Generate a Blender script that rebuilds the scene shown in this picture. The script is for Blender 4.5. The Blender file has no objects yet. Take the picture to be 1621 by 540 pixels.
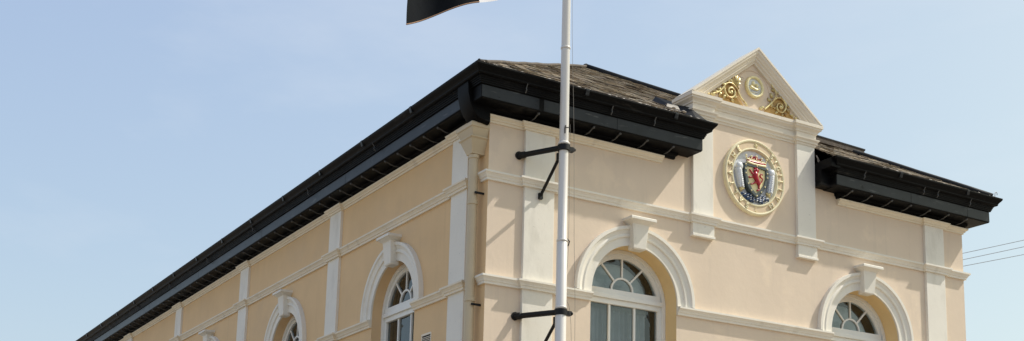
import bpy, bmesh, math, random
from mathutils import Vector, Matrix
from mathutils.geometry import tessellate_polygon
random.seed(7)
S = bpy.context.scene
COL = S.collection
PI = math.pi

# ------------------------------------------------------------------ materials
def mat(name, base, rough=.6, metal=0., coat=0., noise=None, bump=None, dirt=None, spec=None):
    """noise=(scale, amount) tone variation; bump=(scale, strength, distance); dirt=(colour, scale_xyz, lo, hi)"""
    m = bpy.data.materials.new(name); m.use_nodes = True
    nt = m.node_tree; b = nt.nodes['Principled BSDF']
    b.inputs['Base Color'].default_value = (*base, 1); b.inputs['Roughness'].default_value = rough
    b.inputs['Metallic'].default_value = metal; b.inputs['Coat Weight'].default_value = coat
    if spec is not None: b.inputs['Specular IOR Level'].default_value = spec
    geo = nt.nodes.new('ShaderNodeNewGeometry'); src = None
    def noise_node(scale, detail=5, vec=None, rough_=.6):
        n = nt.nodes.new('ShaderNodeTexNoise'); n.inputs['Scale'].default_value = scale
        n.inputs['Detail'].default_value = detail; n.inputs['Roughness'].default_value = rough_
        nt.links.new(vec or geo.outputs['Position'], n.inputs['Vector']); return n
    colout = None
    if noise:
        n = noise_node(noise[0]); mr = nt.nodes.new('ShaderNodeMapRange')
        mr.inputs['From Min'].default_value = .3; mr.inputs['From Max'].default_value = .7
        mr.inputs['To Min'].default_value = 1 - noise[1]; mr.inputs['To Max'].default_value = 1 + noise[1] * .6
        nt.links.new(n.outputs['Fac'], mr.inputs['Value'])
        mx = nt.nodes.new('ShaderNodeVectorMath'); mx.operation = 'SCALE'
        mx.inputs[0].default_value = base; nt.links.new(mr.outputs[0], mx.inputs['Scale'])
        colout = mx.outputs[0]
    if dirt:
        for (dc, sc, lo, hi, mxv) in dirt:
            mp = nt.nodes.new('ShaderNodeVectorMath'); mp.operation = 'MULTIPLY'
            nt.links.new(geo.outputs['Position'], mp.inputs[0]); mp.inputs[1].default_value = sc
            n = noise_node(1., 6, mp.outputs[0], .65); mr = nt.nodes.new('ShaderNodeMapRange')
            mr.inputs['From Min'].default_value = lo; mr.inputs['From Max'].default_value = hi
            mr.inputs['To Max'].default_value = mxv
            nt.links.new(n.outputs['Fac'], mr.inputs['Value'])
            mix = nt.nodes.new('ShaderNodeMix'); mix.data_type = 'RGBA'
            nt.links.new(mr.outputs[0], mix.inputs['Factor'])
            if colout: nt.links.new(colout, mix.inputs['A'])
            else: mix.inputs['A'].default_value = (*base, 1)
            mix.inputs['B'].default_value = (*dc, 1); colout = mix.outputs['Result']
    if colout: nt.links.new(colout, b.inputs['Base Color'])
    if bump:
        n = noise_node(bump[0], 4); bp = nt.nodes.new('ShaderNodeBump')
        bp.inputs['Strength'].default_value = bump[1]; bp.inputs['Distance'].default_value = bump[2]
        nt.links.new(n.outputs['Fac'], bp.inputs['Height']); nt.links.new(bp.outputs[0], b.inputs['Normal'])
    return m

WALL = mat('peach_render', (.725, .592, .458), .85, noise=(.9, .05), bump=(6, .22, .015),
           dirt=[((.66, .56, .43), (.6, .6, 1.2), .5, .75, .35), ((.52, .44, .35), (6, 6, .45), .56, .78, .42), ((.86, .70, .52), (1.3, 1.3, 1.1), .54, .62, .35)])
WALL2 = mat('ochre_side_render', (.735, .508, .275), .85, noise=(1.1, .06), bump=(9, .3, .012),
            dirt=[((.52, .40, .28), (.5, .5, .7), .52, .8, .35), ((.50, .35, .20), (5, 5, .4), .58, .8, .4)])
WHITE = mat('cream_white_paint', (.79, .745, .655), .7, noise=(1.5, .04), bump=(14, .2, .008),
            dirt=[((.50, .46, .38), (3, 3, 1.0), .54, .76, .5), ((.34, .31, .27), (22, 22, 30), .64, .72, .5)])
TRIM = mat('cream_moulding_paint', (.79, .70, .55), .7, noise=(2., .04), bump=(16, .2, .006),
           dirt=[((.42, .37, .30), (5, 5, 2.), .55, .74, .5), ((.25, .22, .18), (25, 25, 60), .64, .72, .5)])
PEDM = mat('pediment_stone_paint', (.76, .69, .58), .7, noise=(3., .05), bump=(12, .25, .01),
           dirt=[((.42, .39, .35), (2.2, 2.2, 5.), .60, .8, .35)])
REVEAL = mat('reveal_render', (.80, .59, .30), .85, noise=(2., .05), bump=(9, .3, .01))
BLACK = mat('black_gloss_paint', (.0035, .0035, .004), .5, spec=.09, noise=(4, .3), bump=(18, .12, .004),
            dirt=[((.05, .045, .04), (1.2, 1.2, 7.), .60, .72, .6)])
BLACKP = mat('black_board_paint', (.024, .027, .031), .34, spec=.2, noise=(3, .25), bump=(25, .1, .003),
             dirt=[((.12, .12, .12), (2.5, 2.5, 14.), .58, .72, .8), ((.004, .004, .004), (6, 6, 10.), .64, .68, .9)])
IRON = mat('black_iron', (.007, .007, .008), .5, spec=.25, bump=(30, .3, .003))
KNOB = mat('glint_grey_iron', (.07, .07, .07), .5)  # glints on the iron put into a lighter grey
PIPE = mat('cream_pipe_paint', (.55, .45, .30), .5, noise=(3, .06), bump=(20, .15, .004),
           dirt=[((.40, .33, .22), (8, 8, 1.2), .58, .8, .5)])
FRAMEM = mat('white_joinery', (.80, .79, .74), .45, noise=(4, .04), dirt=[((.5, .47, .42), (6, 6, 3), .62, .8, .4)])
POLEM = mat('white_pole_paint', (.68, .65, .61), .35, noise=(2, .03), dirt=[((.45, .42, .38), (9, 9, 1.5), .62, .8, .4)])
GOLD = mat('old_gold_leaf', (.80, .68, .34), .36, metal=.35, noise=(25, .25), bump=(40, .3, .004),
           dirt=[((.30, .13, .03), (11, 11, 11), .48, .66, .85)])
GOLDP = mat('pale_gold_paint', (.86, .76, .42), .45, noise=(18, .15), bump=(30, .3, .004),
            dirt=[((.55, .40, .15), (12, 12, 12), .55, .75, .5)])
OCHRE = mat('ochre_stain_and_shade', (.50, .30, .09), .6, noise=(12, .25), bump=(30, .3, .004))  # gilding stain, darkened to paint shade behind the scrolls
LEAD = mat('lead_sheet', (.018, .019, .022), .65, spec=.2, noise=(4, .3), bump=(8, .4, .01))
LEADL = mat('pale_lead', (.33, .29, .25), .5, noise=(14, .4), bump=(18, .4, .01))
GREYB = mat('grey_blue_enamel', (.66, .68, .72), .4, noise=(14, .15), bump=(30, .2, .004))
SLATEG = mat('dark_slate_enamel', (.05, .068, .07), .6, noise=(14, .2))
RED = mat('crimson_enamel', (.42, .015, .035), .3, noise=(20, .3))
BLUE = mat('sea_blue_enamel', (.03, .07, .17), .3, noise=(20, .3))
SILV = mat('silver_grey_enamel', (.74, .76, .78), .35, noise=(30, .2), bump=(60, .5, .004))
DARK = mat('painted_interior_shade', (.03, .03, .032), .9)  # unlit interior put into a near-black colour
BLIND = mat('grey_window_blind', (.72, .77, .78), .8, noise=(1.6, .25), dirt=[((.26, .36, .36), (1.2, 1, 2.0), .5, .6, .6)])
CURT = mat('grey_net_curtain', (.50, .53, .55), .9, noise=(1.2, .3), dirt=[((.28, .31, .33), (6, 1, .5), .5, .66, .5)])
ROPE = mat('halyard_rope', (.22, .20, .18), .9)
HEM = mat('tan_flag_hem', (.40, .24, .15), .8)
FBLK = mat('black_bunting', (.008, .010, .013), .9, spec=.1, noise=(8, .2), bump=(90, .2, .002))
FWHT = mat('white_bunting', (.72, .72, .76), .8, bump=(90, .2, .002))
WIRE = mat('grey_cable', (.26, .27, .29), .6)
WOOD = mat('tarred_pole_wood', (.10, .07, .05), .85, noise=(4, .3), bump=(12, .5, .01))
ASPH = mat('asphalt', (.15, .125, .10), .9, noise=(3, .2), bump=(60, .5, .004))
PAVE = mat('paving', (.46, .38, .28), .85, noise=(1.5, .15), bump=(30, .4, .004))
KERB = mat('granite_kerb', (.33, .32, .31), .8, noise=(20, .2))
GROUND = mat('far_ground', (.34, .28, .20), .95, noise=(.05, .3))

def slate_mat():
    m = bpy.data.materials.new('weathered_slate'); m.use_nodes = True
    nt = m.node_tree; b = nt.nodes['Principled BSDF']; b.inputs['Roughness'].default_value = .75
    at = nt.nodes.new('ShaderNodeAttribute'); at.attribute_name = 'tone'
    geo = nt.nodes.new('ShaderNodeNewGeometry')
    n = nt.nodes.new('ShaderNodeTexNoise'); n.inputs['Scale'].default_value = 11; n.inputs['Detail'].default_value = 8
    n.inputs['Roughness'].default_value = .7
    nt.links.new(geo.outputs['Position'], n.inputs['Vector'])
    ad = nt.nodes.new('ShaderNodeMath'); ad.operation = 'MULTIPLY_ADD'; ad.inputs[1].default_value = .9
    nt.links.new(n.outputs['Fac'], ad.inputs[0]); 
    ml = nt.nodes.new('ShaderNodeMath'); ml.operation = 'MULTIPLY_ADD'; ml.inputs[1].default_value = .75; ml.inputs[2].default_value = -.32
    nt.links.new(at.outputs['Fac'], ml.inputs[0]); nt.links.new(ml.outputs[0], ad.inputs[2])
    r = nt.nodes.new('ShaderNodeValToRGB'); e = r.color_ramp
    e.elements[0].position = .12; e.elements[0].color = (.055, .038, .026, 1)
    e.elements[1].position = .92; e.elements[1].color = (.52, .46, .36, 1)
    for p, c in ((.30, (.115, .088, .065, 1)), (.46, (.28, .215, .15, 1)), (.6, (.20, .18, .14, 1)), (.74, (.40, .32, .23, 1))):
        k = e.elements.new(p); k.color = c
    nt.links.new(ad.outputs[0], r.inputs['Fac']); nt.links.new(r.outputs[0], b.inputs['Base Color'])
    bp = nt.nodes.new('ShaderNodeBump'); bp.inputs['Strength'].default_value = .6; bp.inputs['Distance'].default_value = .02
    nt.links.new(n.outputs['Fac'], bp.inputs['Height']); nt.links.new(bp.outputs[0], b.inputs['Normal'])
    return m
SLATE = slate_mat()

def glass_mat():
    m = bpy.data.materials.new('window_glass'); m.use_nodes = True
    nt = m.node_tree; nt.nodes.clear()
    o = nt.nodes.new('ShaderNodeOutputMaterial'); mx = nt.nodes.new('ShaderNodeMixShader')
    g = nt.nodes.new('ShaderNodeBsdfGlossy'); g.inputs['Roughness'].default_value = .01; g.inputs['Color'].default_value = (.95, 1, 1, 1)
    t = nt.nodes.new('ShaderNodeBsdfTransparent'); t.inputs['Color'].default_value = (.88, .93, .91, 1)
    f = nt.nodes.new('ShaderNodeFresnel'); f.inputs['IOR'].default_value = 1.75
    geo = nt.nodes.new('ShaderNodeNewGeometry')
    n = nt.nodes.new('ShaderNodeTexNoise'); n.inputs['Scale'].default_value = 2.2
    bp = nt.nodes.new('ShaderNodeBump'); bp.inputs['Strength'].default_value = .5; bp.inputs['Distance'].default_value = .012
    nt.links.new(geo.outputs['Position'], n.inputs['Vector']); nt.links.new(n.outputs['Fac'], bp.inputs['Height'])
    nt.links.new(bp.outputs[0], g.inputs['Normal'])
    nt.links.new(f.outputs[0], mx.inputs[0]); nt.links.new(t.outputs[0], mx.inputs[1]); nt.links.new(g.outputs[0], mx.inputs[2])
    nt.links.new(mx.outputs[0], o.inputs['Surface'])
    return m
GLASS = glass_mat()

# ------------------------------------------------------------------ mesh helpers
IDM = lambda u, d, z: (u, -d, z)          # front face: u = x, d = distance out of the wall
LFM = lambda u, d, z: (-d, u, z)          # left face:  u = y
RAW = lambda x, y, z: (x, y, z)

class MB:
    def __init__(s, M=RAW): s.v = []; s.f = []; s.M = M
    def add(s, vs, fs):
        b = len(s.v); s.v += [s.M(*p) for p in vs]; s.f += [tuple(b + i for i in f) for f in fs]
    def box(s, a, b):
        (x0, y0, z0), (x1, y1, z1) = a, b
        s.add([(x0, y0, z0), (x1, y0, z0), (x1, y1, z0), (x0, y1, z0), (x0, y0, z1), (x1, y0, z1), (x1, y1, z1), (x0, y1, z1)],
              [(0, 3, 2, 1), (4, 5, 6, 7), (0, 1, 5, 4), (1, 2, 6, 5), (2, 3, 7, 6), (3, 0, 4, 7)])
        return s
    def loft(s, rings, closed=True, caps=True, loop=False):
        """rings: list of equal-length point lists"""
        n = len(rings[0]); vs = [p for r in rings for p in r]; fs = []
        m = len(rings)
        for i in range(m if loop else m - 1):
            j = (i + 1) % m
            for k in range(n if closed else n - 1):
                l = (k + 1) % n
                fs.append((i * n + k, i * n + l, j * n + l, j * n + k))
        if caps and closed and not loop:
            fs.append(tuple(range(n - 1, -1, -1))); fs.append(tuple((m - 1) * n + k for k in range(n)))
        s.add(vs, fs); return s
    def prism(s, pts, vec):
        v = Vector(vec); s.loft([[tuple(p) for p in pts], [tuple(Vector(p) + v) for p in pts]]); return s
    def tube(s, pts, r, n=8, flat=None, capr=True):
        """pts: 3D points; r: float or list; flat=(axis vector, factor) squashes the section along an axis"""
        P = [Vector(p) for p in pts]; R = r if isinstance(r, (list, tuple)) else [r] * len(P); rings = []
        up = Vector((0, 0, 1)); prev = None
        for i, p in enumerate(P):
            t = (P[min(i + 1, len(P) - 1)] - P[max(i - 1, 0)]).normalized()
            if prev is None:
                a = up if abs(t.dot(up)) < .9 else Vector((0, 1, 0)); a = (a - t * a.dot(t)).normalized()
            else: a = (prev - t * prev.dot(t)).normalized()
            prev = a; b = t.cross(a); ring = []
            for k in range(n):
                o = (a * math.cos(2 * PI * k / n) + b * math.sin(2 * PI * k / n)) * R[i]
                if flat: ax = Vector(flat[0]); o -= ax * o.dot(ax) * (1 - flat[1])
                ring.append(tuple(p + o))
            rings.append(ring)
        s.loft(rings); return s
    def lathe(s, c, prof, n=16, axis='z'):
        rings = []
        for (r, h) in prof:
            ring = []
            for k in range(n):
                a = 2 * PI * k / n; x, y = r * math.cos(a), r * math.sin(a)
                ring.append((c[0] + x, c[1] + y, c[2] + h) if axis == 'z' else (c[0] + x, c[1] - h, c[2] + y))
            rings.append(ring)
        s.loft(rings); return s
    def blob(s, c, r, n=8, m=6):
        if not isinstance(r, (tuple, list)): r = (r, r, r)
        rings = []
        for i in range(m + 1):
            a = PI * i / m; q = max(math.sin(a), .02)
            rings.append([(c[0] + r[0] * q * math.cos(2 * PI * k / n), c[1] + r[1] * q * math.sin(2 * PI * k / n), c[2] - r[2] * math.cos(a)) for k in range(n)])
        s.loft(rings); return s
    def sweep(s, prof, path, z0=0):
        """prof: (out, z) closed polygon; path: (x, y) points, outward = right hand side"""
        P = [Vector(p) for p in path]; rings = []
        nrm = []
        for i in range(len(P) - 1):
            d = (P[i + 1] - P[i]).normalized(); nrm.append(Vector((d.y, -d.x)))
        for i, p in enumerate(P):
            n1 = nrm[max(i - 1, 0)]; n2 = nrm[min(i, len(nrm) - 1)]
            m = (n1 + n2) / (1 + n1.dot(n2))
            rings.append([(p.x + m.x * o, p.y + m.y * o, z0 + z) for o, z in prof])
        s.loft(rings); return s
    def build(s, name, material, parent=None, smooth=False, label=None, bevel=0, auto=None):
        me = bpy.data.meshes.new(name); me.from_pydata(s.v, [], s.f)
        bm = bmesh.new(); bm.from_mesh(me); bmesh.ops.recalc_face_normals(bm, faces=bm.faces); bm.to_mesh(me); bm.free()
        me.materials.append(material)
        if smooth:
            for p in me.polygons: p.use_smooth = True
        o = bpy.data.objects.new(name, me); COL.objects.link(o)
        if smooth and auto:
            md = o.modifiers.new('es', 'EDGE_SPLIT'); md.split_angle = math.radians(auto)
        if bevel:
            bv = o.modifiers.new('bv', 'BEVEL'); bv.width = bevel; bv.segments = 2; bv.limit_method = 'ANGLE'; bv.angle_limit = math.radians(40)
        if parent: o.parent = parent
        if label: o['label'] = label
        return o

def face_out(o, d):
    d = Vector(d)
    for p in o.data.polygons:
        if p.normal.dot(d) < 0: p.flip()
    o.data.update(); return o
def empty(name, label, cat, group=None, loc=(0, 0, 0)):
    o = bpy.data.objects.new(name, None); COL.objects.link(o); o.empty_display_size = .3
    o['label'] = label; o['category'] = cat
    if group: o['group'] = group
    o.location = loc
    return o
def tag(o, label, cat, group=None):
    o['label'] = label; o['category'] = cat
    if group: o['group'] = group
    return o
def crom(pts, k=6):
    P = [Vector(p) for p in pts]; P = [P[0] * 2 - P[1]] + P + [P[-1] * 2 - P[-2]]; out = []
    for i in range(1, len(P) - 2):
        for j in range(k):
            t = j / k; a, b, c, d = P[i - 1:i + 3]
            out.append(.5 * ((2 * b) + (c - a) * t + (2 * a - 5 * b + 4 * c - d) * t * t + (3 * b - a - 3 * c + d) * t ** 3))
    out.append(P[-2]); return out

# ------------------------------------------------------------------ dimensions
W = 10.0; DEPTH = 34.0
Z_LOW, Z_UP, Z_ARC = 5.87, 7.40, 8.262       # undersides of the two string courses and the architrave
WF = [2.60, 7.45]                             # window centres, front
WL = [3.03, 7.86, 12.68, 17.5, 22.3, 27.1]    # window centres, left side
PL = [(.54, 1.035), (5.29, 5.79), (10.23, 10.75), (15.13, 15.62), (19.9, 20.38), (24.8, 25.3), (29.7, 30.2)]
PF = [(.585, 1.10), (8.965, 9.45)]
PP = [(3.69, 4.10), (5.91, 6.315)]
PJ = .05
ARC_Z = 6.03; R_OUT = 1.10; R_IN = .80; SILL = 4.25

hall = empty('town_hall', 'peach and cream rendered hall with black eaves, arched windows and a gold scrolled pediment', 'building')

# ------------------------------------------------------------------ walls with arched openings
def arch_pts(c, r, n=48, z0=SILL):
    p = [(c + r, z0)]
    for i in range(n + 1):
        a = PI * i / n; p.append((c + r * math.cos(a), ARC_Z + r * math.sin(a)))
    p.append((c - r, z0)); return p
def wall_face(outer, holes, M, name, material):
    mb = MB(M)
    loops = [[Vector((a, b, 0)) for a, b in outer]] + [[Vector((a, b, 0)) for a, b in h] for h in holes]
    flat = [p for l in loops for p in l]
    mb.add([(p.x, 0, p.y) for p in flat], [tuple(t) for t in tessellate_polygon(loops)])
    return mb.build(name, material, hall)
wall_face([(0, 0), (W, 0), (W, 8.9), (6.31, 8.9), (6.31, 9.4), (3.70, 9.4), (3.70, 8.9), (0, 8.9)],
          [arch_pts(c, R_IN) for c in WF], IDM, 'wall', WALL)
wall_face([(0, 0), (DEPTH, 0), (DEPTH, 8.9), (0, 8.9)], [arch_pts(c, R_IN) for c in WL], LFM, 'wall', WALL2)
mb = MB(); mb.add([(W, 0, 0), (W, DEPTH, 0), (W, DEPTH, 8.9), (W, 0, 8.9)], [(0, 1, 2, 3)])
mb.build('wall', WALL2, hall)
mb = MB(); mb.add([(0, DEPTH, 0), (W, DEPTH, 0), (W, DEPTH, 8.9), (W / 2, DEPTH, 12.0), (0, DEPTH, 8.9)], [(0, 1, 2, 3, 4)])
mb.build('wall', WALL2, hall)
mb = MB(); mb.add([(0.4, 0.6, 3.9), (W - .4, .6, 3.9), (W - .4, DEPTH - .4, 3.9), (.4, DEPTH - .4, 3.9)], [(0, 1, 2, 3)])
mb.build('upper_floor', DARK, hall)
mb = MB(); mb.box((1.7, 1.9, 3.95), (1.8, DEPTH - .5, 7.75)); mb.box((.5, 1.8, 3.95), (W - .5, 1.9, 7.75)); mb.build('partition', DARK, hall)  # near-black colour stands in for the shade of the rooms
mb = MB(); mb.box((.45, .6, 7.75), (W - .45, DEPTH - .5, 7.85)); mb.build('ceiling', DARK, hall)

# ------------------------------------------------------------------ windows, archivolts, keystones
def window(c, M0, side):
    off = .10 if side == 'left' else 0.
    M = M0
    rv = MB(M)                                   # reveal
    a = arch_pts(c, R_IN)
    rv.loft([[(u, .0, z) for u, z in a], [(u, -.387, z) for u, z in a]], closed=True, caps=False)
    rv.build('window_reveal', REVEAL if side == 'front' else WALL2, hall)
    ln = MB(M0); a2 = arch_pts(c, R_IN + .015)
    ln.loft([[(u, -.386, z) for u, z in a2], [(u, -1.0, z) for u, z in a2]], closed=True, caps=False)
    ln.build('shade_tunnel', DARK, hall)  # added dark tunnel that paints the shade seen behind the glass
    # archivolt ring with legs down to the impost string
    prof = [(.815, -.02), (.8005, .002), (.8005, .03), (.925, .03), (.935, .055), (.96, .058), (.985, .045), (1.035, .062), (1.05, .085), (1.10, .085), (1.10, -.02)]
    rings = [[(c + r, d, 6.003) for r, d in prof]]
    for i in range(49):
        t = PI * i / 48; rings.append([(c + r * math.cos(t), d, ARC_Z + r * math.sin(t)) for r, d in prof])
    rings.append([(c - r, d, 6.003) for r, d in prof])
    av = MB(M); av.loft(rings); av.build('archivolt', WHITE, hall, smooth=True, auto=28)
    # keystone: tapered block with a flared cap
    k = MB(M); zb, zt = 6.755, 7.14; cc = c
    def ring(z, hw, d): return [(cc - hw, -.02, z), (cc - hw, d, z), (cc + hw, d, z), (cc + hw, -.02, z)]
    k.loft([ring(zb, .105, .115), ring(zb + .02, .115, .13), ring(zt, .152, .16), ring(zt + .015, .175, .18), ring(zt + .045, .215, .225), ring(zt + .05, .235, .245), ring(zt + .09, .235, .245), ring(zt + .10, .225, .235)])
    k.build('keystone', WHITE, hall, bevel=.004)
    # window joinery
    M = lambda u, d, z: M0(u, d + off, z)
    fz = 6.19; rg = .665; gd = -.345
    fr = MB(M)
    def band(r0, r1, d0, d1, z0):
        rg_ = []
        def pr(cx, sgn): return [(cx + sgn * r0, d0, z0), (cx + sgn * r1, d0, z0), (cx + sgn * r1, d1, z0), (cx + sgn * r0, d1, z0)]
        rg_.append(pr(c, 1))
        for i in range(33):
            t = PI * i / 32; q = math.cos(t), math.sin(t)
            rg_.append([(c + r * q[0], d, ARC_Z + r * q[1]) for r, d in ((r0, d0), (r1, d0), (r1, d1), (r0, d1))])
        rg_.append([(c - r0, d0, z0), (c - r1, d0, z0), (c - r1, d1, z0), (c - r0, d1, z0)])
        fr.loft(rg_)
    band(.735, .798, -.27, -.38, SILL); band(rg, .7352, -.305, -.381, SILL)
    wf = fr.build('window', FRAMEM, hall, bevel=.004)
    t = MB(M)                                    # transom: stepped rail and lower head
    t.box((c - .7353, -.26, 6.035), (c + .7353, -.375, 6.10)); t.box((c - .70, -.285, 6.10), (c + .70, -.372, 6.19)); t.box((c - .7, -.295, 5.955), (c + .7, -.37, 6.035))
    t.build('transom', FRAMEM, wf, bevel=.005)
    b = MB(M)                                    # fan bars, hub arch and mullions
    ring_ = []
    for i in range(17):
        a_ = PI * i / 16; ring_.append([(c + r * math.cos(a_), d, fz + r * math.sin(a_)) for r, d in ((.185, -.318), (.215, -.318), (.215, -.362), (.185, -.362))])
    b.loft(ring_)
    for an in (45, 90, 135):
        q = Vector((math.cos(math.radians(an)), math.sin(math.radians(an)))); n_ = Vector((-q.y, q.x)) * .014
        # meet the outer frame, whose centre lies .16 lower
        L = -(q.y * .16) + math.sqrt((q.y * .16) ** 2 - .16 ** 2 + (rg + .01) ** 2)
        p0, p1 = q * .20, q * L
        pts = [p0 - n_, p0 + n_, p1 + n_, p1 - n_]
        b.loft([[(c + p.x, -.322, fz + p.y) for p in pts], [(c + p.x, -.36, fz + p.y) for p in pts]])
    for dx in (-.235, .235): b.box((c + dx - .018, -.318, SILL + .08), (c + dx + .018, -.362, 5.96))
    b.box((c - rg, -.324, 5.05), (c + rg, -.358, 5.09)); b.box((c - .70, -.31, SILL), (c + .70, -.368, SILL + .085))
    b.build('glazing_bar', FRAMEM, wf)
    g = MB(M); pts = arch_pts(c, rg + .012, 32, SILL + .03)
    g.add([(u, gd, z) for u, z in pts], [tuple(range(len(pts)))]); face_out(g.build('pane', GLASS, wf), (0, -1, 0) if side == 'front' else (-1, 0, 0))
    # things seen through the glass
    if side == 'front':
        r = MB(M); pts = arch_pts(c, .635, 32, 5.9)
        r.loft([[(u, -.55, z) for u, z in pts], [(u, -.565, z) for u, z in pts]]); r.build('blind', BLIND, wf)
        cu = MB(M); n = 90; u0, u1 = c - .75, c + .60
        top = [(u0 + (u1 - u0) * i / n, -.53 + .030 * math.sin(i * .75 + math.sin(i * .21) * 2) + .010 * math.sin(i * 2.3 + 1), 5.93) for i in range(n + 1)]
        bot = [(x, d, SILL) for x, d, z in top]
        cu.loft([top, bot], closed=False); cu.build('curtain', CURT, wf, smooth=True)
    sl = MB(M0); sl.box((c - .86, .09, SILL - .10), (c + .86, -.30, SILL)); sl.build('window_sill', WHITE, wf, bevel=.006)
    return wf
for c in WF: window(c, IDM, 'front')
for c in WL: window(c, LFM, 'left')

# ------------------------------------------------------------------ pilasters
def pilaster(a, b, M, z0, z1, d=PJ, m=WHITE):
    p = MB(M); p.box((a, -.01, z0), (b, d, z1)); return p.build('pilaster', m, hall, bevel=.006)
for a, b in PF: pilaster(a, b, IDM, 0.5, 8.36)
for a, b in PL: pilaster(a, b, LFM, 0.5, 8.36)
for a, b in PP:
    pilaster(a, b, IDM, Z_UP + .02, 9.2, .055)
    k = MB(IDM); k.box((a - .012, -.01, 7.215), (b + .012, .062, Z_UP + .05))
    k.box((a - .02, -.01, 7.175), (b + .02, .078, 7.214)); k.build('pilaster_foot', WHITE, hall, bevel=.005)
pl = MB(); pl.sweep([(-.01, 0), (.08, 0), (.08, .55), (.05, .6), (-.01, .6)], [(0, DEPTH), (0, 0), (W, 0), (W, DEPTH)]); pl.build('plinth', WHITE, hall)

# ------------------------------------------------------------------ string courses and architrave
def jogs(a, b, pil, face, d=PJ, e=.012):
    """plan path along a face from a to b with breaks forward round the pilasters"""
    out = []
    P = sorted(pil) if face == 'F' else sorted(pil, reverse=True)
    def at(u, dd): return (u, -dd) if face == 'F' else (-dd, u)
    out.append(at(a, 0))
    for p in P:
        lo, hi = p[0] - e, p[1] + e
        if face == 'F' and a < lo and hi < b: out += [at(lo, 0), at(lo, d), at(hi, d), at(hi, 0)]
        if face == 'L' and a > hi and lo > b: out += [at(hi, 0), at(hi, d), at(lo, d), at(lo, 0)]
    out.append(at(b, 0)); return out
def string_profile(z): return [(-.015, z), (.034, z), (.037, z + .034), (.050, z + .040), (.058, z + .062), (.078, z + .088), (.092, z + .096), (.092, z + .124), (-.015, z + .138)]
SP_UP, SP_LO = string_profile(Z_UP), string_profile(Z_LOW)
AR = [(-.015, Z_ARC), (.022, Z_ARC), (.026, Z_ARC + .03), (.045, Z_ARC + .034), (.052, Z_ARC + .055), (.082, Z_ARC + .075), (.088, Z_ARC + .10), (-.015, Z_ARC + .10)]
FP = PF + PP
def course(name, prof, path, m=TRIM):
    q = MB(); q.sweep(prof, path); return q.build(name, m, hall, bevel=.0)
course('string_course', SP_UP, [(0, .16)] + jogs(0, W, FP, 'F')[0:] + [(W, 6)], WHITE)
course('string_course', SP_UP, jogs(DEPTH - .05, .34, PL, 'L'))
course('string_course', SP_LO, [(0, .16)] + jogs(0, WF[0] - R_IN - .004, PF, 'F'), WHITE)
course('string_course', SP_LO, [(WF[0] + R_IN + .004, 0), (WF[1] - R_IN - .004, 0)], WHITE)
course('string_course', SP_LO, jogs(WF[1] + R_IN + .004, W, PF, 'F') + [(W, 6)], WHITE)
edges = [DEPTH - .05] + [v for c in sorted(WL, reverse=True) for v in (c + R_IN + .004, c - R_IN - .004)] + [.30]
for i in range(0, len(edges), 2): course('string_course', SP_LO, jogs(edges[i], edges[i + 1], PL, 'L'))
course('architrave', AR, jogs(DEPTH - .05, .48, PL, 'L'))
course('architrave', AR, [(0, .12)] + jogs(0, 3.10, [PF[0]], 'F'))
course('architrave', AR, jogs(6.86, W, [PF[1]], 'F') + [(W, 6)])

# ------------------------------------------------------------------ black eaves cornice
XE, XS = 3.29, 6.88
SF = 8.458
CP = [(-.02, SF - .092), (.045, SF - .092), (.05, SF - .06), (.075, SF - .04), (.08, SF), (.33, SF), (.345, SF + .012), (.345, SF + .205), (.372, SF + .212), (.372, SF + .232), (.384, SF + .238), (.384, SF + .258), (.396, SF + .264), (.396, SF + .284),
      (.408, SF + .29), (.41, SF + .305), (.45, SF + .315), (.462, SF + .33), (.462, SF + .345), (.478, SF + .37), (.50, SF + .395), (.515, SF + .415), (.522, SF + .43), (.522, SF + .452), (.505, SF + .455), (.495, SF + .435), (-.02, SF + .43)]
def eaves(path, board_runs):
    q = MB(); q.sweep(CP, path); e = q.build('eaves_cornice', BLACK, hall)
    for M, a, b in board_runs:
        bb = MB(M); bb.box((a, .325, SF + .022), (b, .3485, SF + .196)); bb.build('fascia_board', BLACKP, e)
    return e
ev1 = eaves([(0, DEPTH - .1), (0, 0), (XE, 0), (XE, .25)],
            [(IDM, -.335, .62), (IDM, .70, 2.0), (IDM, 2.008, XE + .35)] + [(LFM, a, min(a + 4.2, DEPTH - .2)) for a in [.24 + 4.21 * k for k in range(8)]])
ev2 = eaves([(XS, .25), (XS, 0), (W, 0), (W, DEPTH - .1)], [(IDM, XS - .35, 8.3), (IDM, 8.308, 9.75), (IDM, 9.758, W + .345)])
def bracket(M, u, parent):
    q = MB(M)
    q.tube(crom([(u, .30, SF - .018), (u, .25, SF - .030), (u, .19, SF - .052), (u, .12, SF - .060), (u, .05, SF - .062)], 4), .011, 6)
    q.blob((u, .302, SF - .014), .022, 8, 6)
    return q.build('bracket', KNOB, parent, smooth=True)
for k in range(68):
    y = 1.05 + .4635 * k
    if y < DEPTH - .5: bracket(LFM, y, ev1)
for x in [.64, 1.13, 1.61, 2.09, 2.60, 3.1]: bracket(IDM, x, ev1)
for x in [6.92, 7.38, 7.87, 8.34, 8.82, 9.3, 9.78]: bracket(IDM, x, ev2)
q = MB(); q.box((6.317, -.44, 8.735), (6.52, .0, 8.885)); q.box((6.316, -.20, 8.47), (6.54, .0, 8.734)); q.build('gutter_end_box', BLACK, ev2)
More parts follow.
